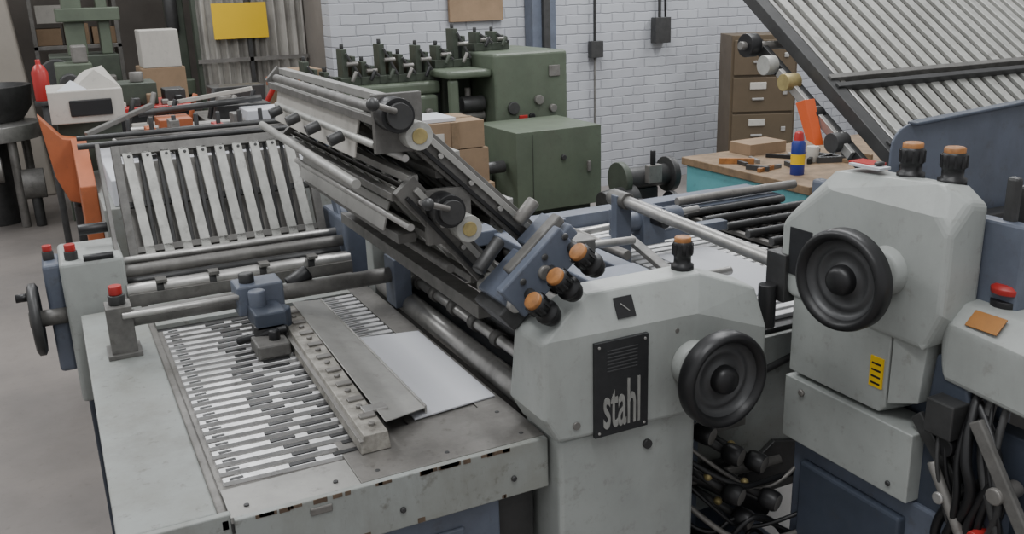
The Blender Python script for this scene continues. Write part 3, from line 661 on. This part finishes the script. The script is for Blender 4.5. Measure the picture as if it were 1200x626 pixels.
b.box(.06,.55,7.9,8.5,0,1.35,GREEND);b.box(.20,.34,8.0,8.2,1.35,2.6,GREEN);b.box(.44,.52,8.0,8.2,1.35,2.6,GREEN);b.box(.15,.6,7.95,8.3,1.6,1.7,GREEN);b.cyl((.1,7.9,1.2),(.1,7.8,1.2),.14,DKG);b.box(.1,.5,7.76,7.9,1.1,1.2,STEELD)
b.done()
b=B('drill_press',None,.008)
b.box(.95,1.08,8.0,8.2,0,2.7,GREEND);b.box(.85,1.09,7.9,8.3,1.0,1.12,GREEN);b.box(.85,1.09,7.9,8.2,1.9,2.4,GREEN);b.cyl((.98,7.97,1.5),(.98,7.97,1.9),.05,DKG)
b.done()
b=B('storage_cabinet',None,.006);b.box(.62,.92,7.1,7.5,0,1.28,CARD);b.box(.64,.90,7.1,7.4,1.28,1.54,CREAM);b.done()
b=B('red_cart',None,.006)
b.box(.36,.78,5.9,6.4,.75,1.10,BLACK);b.box(.34,.80,5.88,6.4,1.10,1.14,RED);b.box(.36,.60,6.0,6.3,1.14,1.27,GREEND);b.box(.64,.76,6.0,6.2,1.14,1.22,DKG);b.box(.40,.74,5.95,6.35,0,.75,DKG);b.cyl((.5,6.1,1.27),(.5,6.1,1.33),.04,STEELD)
b.box(.42,.58,5.87,5.9,.95,1.05,CREAM)
for i in range(5): b.box(.37+i*.08,.41+i*.08,5.92,5.98,1.14,1.17+.02*(i%3),[CREAM,DKG,WOOD,STEELD,BLACK][i])
b.done()
b=B('paper_cutter',None,.006)
b.box(.84,1.22,5.7,6.2,0,1.0,GREEND);b.box(.82,1.28,5.6,6.25,1.0,1.05,STEELD);b.box(.9,1.22,5.9,6.1,1.05,1.22,DKG);b.cyl((1.15,5.7,1.08),(1.22,5.64,1.22),.016,RED);b.box(1.08,1.22,5.65,5.8,1.05,1.11,ORP);b.cyl((.95,5.8,1.05),(.95,5.8,1.18),.05,STEELD)
for i in range(5): b.cyl((.9+i*.07,5.75,1.05),(.9+i*.07,5.75,1.10+.03*(i%3)),.014,DKG,10)
b.done()
b=B('carton_shelf',None,.004)
b.box(-.04,.75,10.2,10.7,1.30,1.34,STEELD);b.box(-.04,.75,10.2,10.7,.6,.64,STEELD)
for x in(-.02,.73): b.box(x-.02,x+.02,10.2,10.7,0,2.3,STEELD)
for i in range(3): b.box(.0+i*.25,.22+i*.25,10.25,10.6,1.342,1.50+.04*(i%2),CARD);b.box(0+i*.25,.22+i*.25,10.25,10.6,.642,.9,CARD)
b.box(-.04,.75,10.2,10.7,1.85,1.89,STEELD); b.box(.05,.5,10.25,10.6,1.892,2.1,CREAM);b.box(.02,.3,10.25,10.6,1.55,1.72,CREAM)
b.done()
b=B('green_lathe',None,.01)
b.box(.10,.34,7.3,7.7,0,1.1,GREEND);b.box(.08,.32,7.25,7.6,1.1,1.33,GREEN);b.cyl((.16,7.25,1.2),(.16,7.15,1.2),.07,DKG);b.box(.2,.3,7.3,7.5,1.33,1.45,STEELD);b.box(.3,.5,7.3,7.5,.9,1.15,DKG)
b.done()
b=B('orange_pallet_stack',None,.004)
b.box(1.42,1.80,6.3,6.7,0,1.14,WOOD);b.box(1.40,1.78,6.28,6.7,1.14,1.20,ORP);b.box(1.45,1.7,6.3,6.6,1.20,1.26,CARD);b.done()
CUR=mat('dusty_plastic_curtain',(.38,.365,.335),.35,0,.35,3,.0,dirt=(.19,.18,.165))
b=B('strip_curtain')
i=b.mi(CUR);N=90
vs=[]
for k in range(N+1):
    x=1.12+k*(1.97-1.12)/N;y=7.75+.03*math.sin(k*.75)+.012*math.sin(k*2.1)
    vs.append((b.bm.verts.new((x,y,.0)),b.bm.verts.new((x,y,3.3))))
for k in range(N):
    f=b.bm.faces.new([vs[k][0],vs[k+1][0],vs[k+1][1],vs[k][1]]);f.material_index=i;f.smooth=True
b.box(1.10,1.13,7.7,7.8,0,3.3,GREEND);b.box(1.5,1.53,7.68,7.72,0,3.3,DKG);b.box(1.1,1.97,7.68,7.70,1.25,1.28,STEELD)
b.done()
b=B('yellow_sign',None);b.box(1.24,1.66,7.66,7.675,1.43,1.70,YEL)
b.done()
b=B('paper_scrap');b.box(-.10,-.06,4.95,4.98,0.0,.004,PAPER);b.done()
# ================================================================ LIGHT
def area(name,loc,sx,sy,e,rot=(0,0,0),col=(.98,.99,1.0)):
    l=bpy.data.lights.new(name,'AREA');l.shape='RECTANGLE';l.size=sx;l.size_y=sy;l.energy=e;l.color=col
    o=bpy.data.objects.new(name,l);C.objects.link(o);o.location=loc;o.rotation_euler=rot
area('ceiling_light',(.3,.6,3.4),.4,2.4,42)
area('ceiling_light',(2.2,2.6,3.4),.4,2.4,58)
area('ceiling_light',(-.6,3.8,3.4),.4,2.4,52)
area('ceiling_light',(3.6,5.4,3.4),.4,2.4,75)
area('ceiling_light',(1.0,7.0,3.4),.4,2.4,45)
area('ceiling_light',(-2,7.5,3.4),.4,2.4,60)
area('ceiling_light',(6.2,5.0,3.4),.4,2.4,75)
w=bpy.data.worlds.new('w');bpy.context.scene.world=w;w.use_nodes=True
w.node_tree.nodes['Background'].inputs[0].default_value=(.97,.98,1,1);w.node_tree.nodes['Background'].inputs[1].default_value=.60
# ================================================================ CAMERA
f=1080;pit=math.radians(16.87);yaw=math.radians(26.15);roll=math.radians(-1.8)
fh=Vector((math.sin(yaw),math.cos(yaw),0));r=Vector((math.cos(yaw),-math.sin(yaw),0));z=Vector((0,0,1))
fw=math.cos(pit)*fh-math.sin(pit)*z;up=math.sin(pit)*fh+math.cos(pit)*z
r2=math.cos(roll)*r+math.sin(roll)*up;u2=-math.sin(roll)*r+math.cos(roll)*up
M=Matrix((r2,u2,-fw)).transposed().to_4x4();M.translation=Vector((0,0,1.75))
cd=bpy.data.cameras.new('camera');cd.sensor_width=36;cd.lens=f/1200*36;co=bpy.data.objects.new('camera',cd);C.objects.link(co);co.matrix_world=M
bpy.context.scene.camera=co
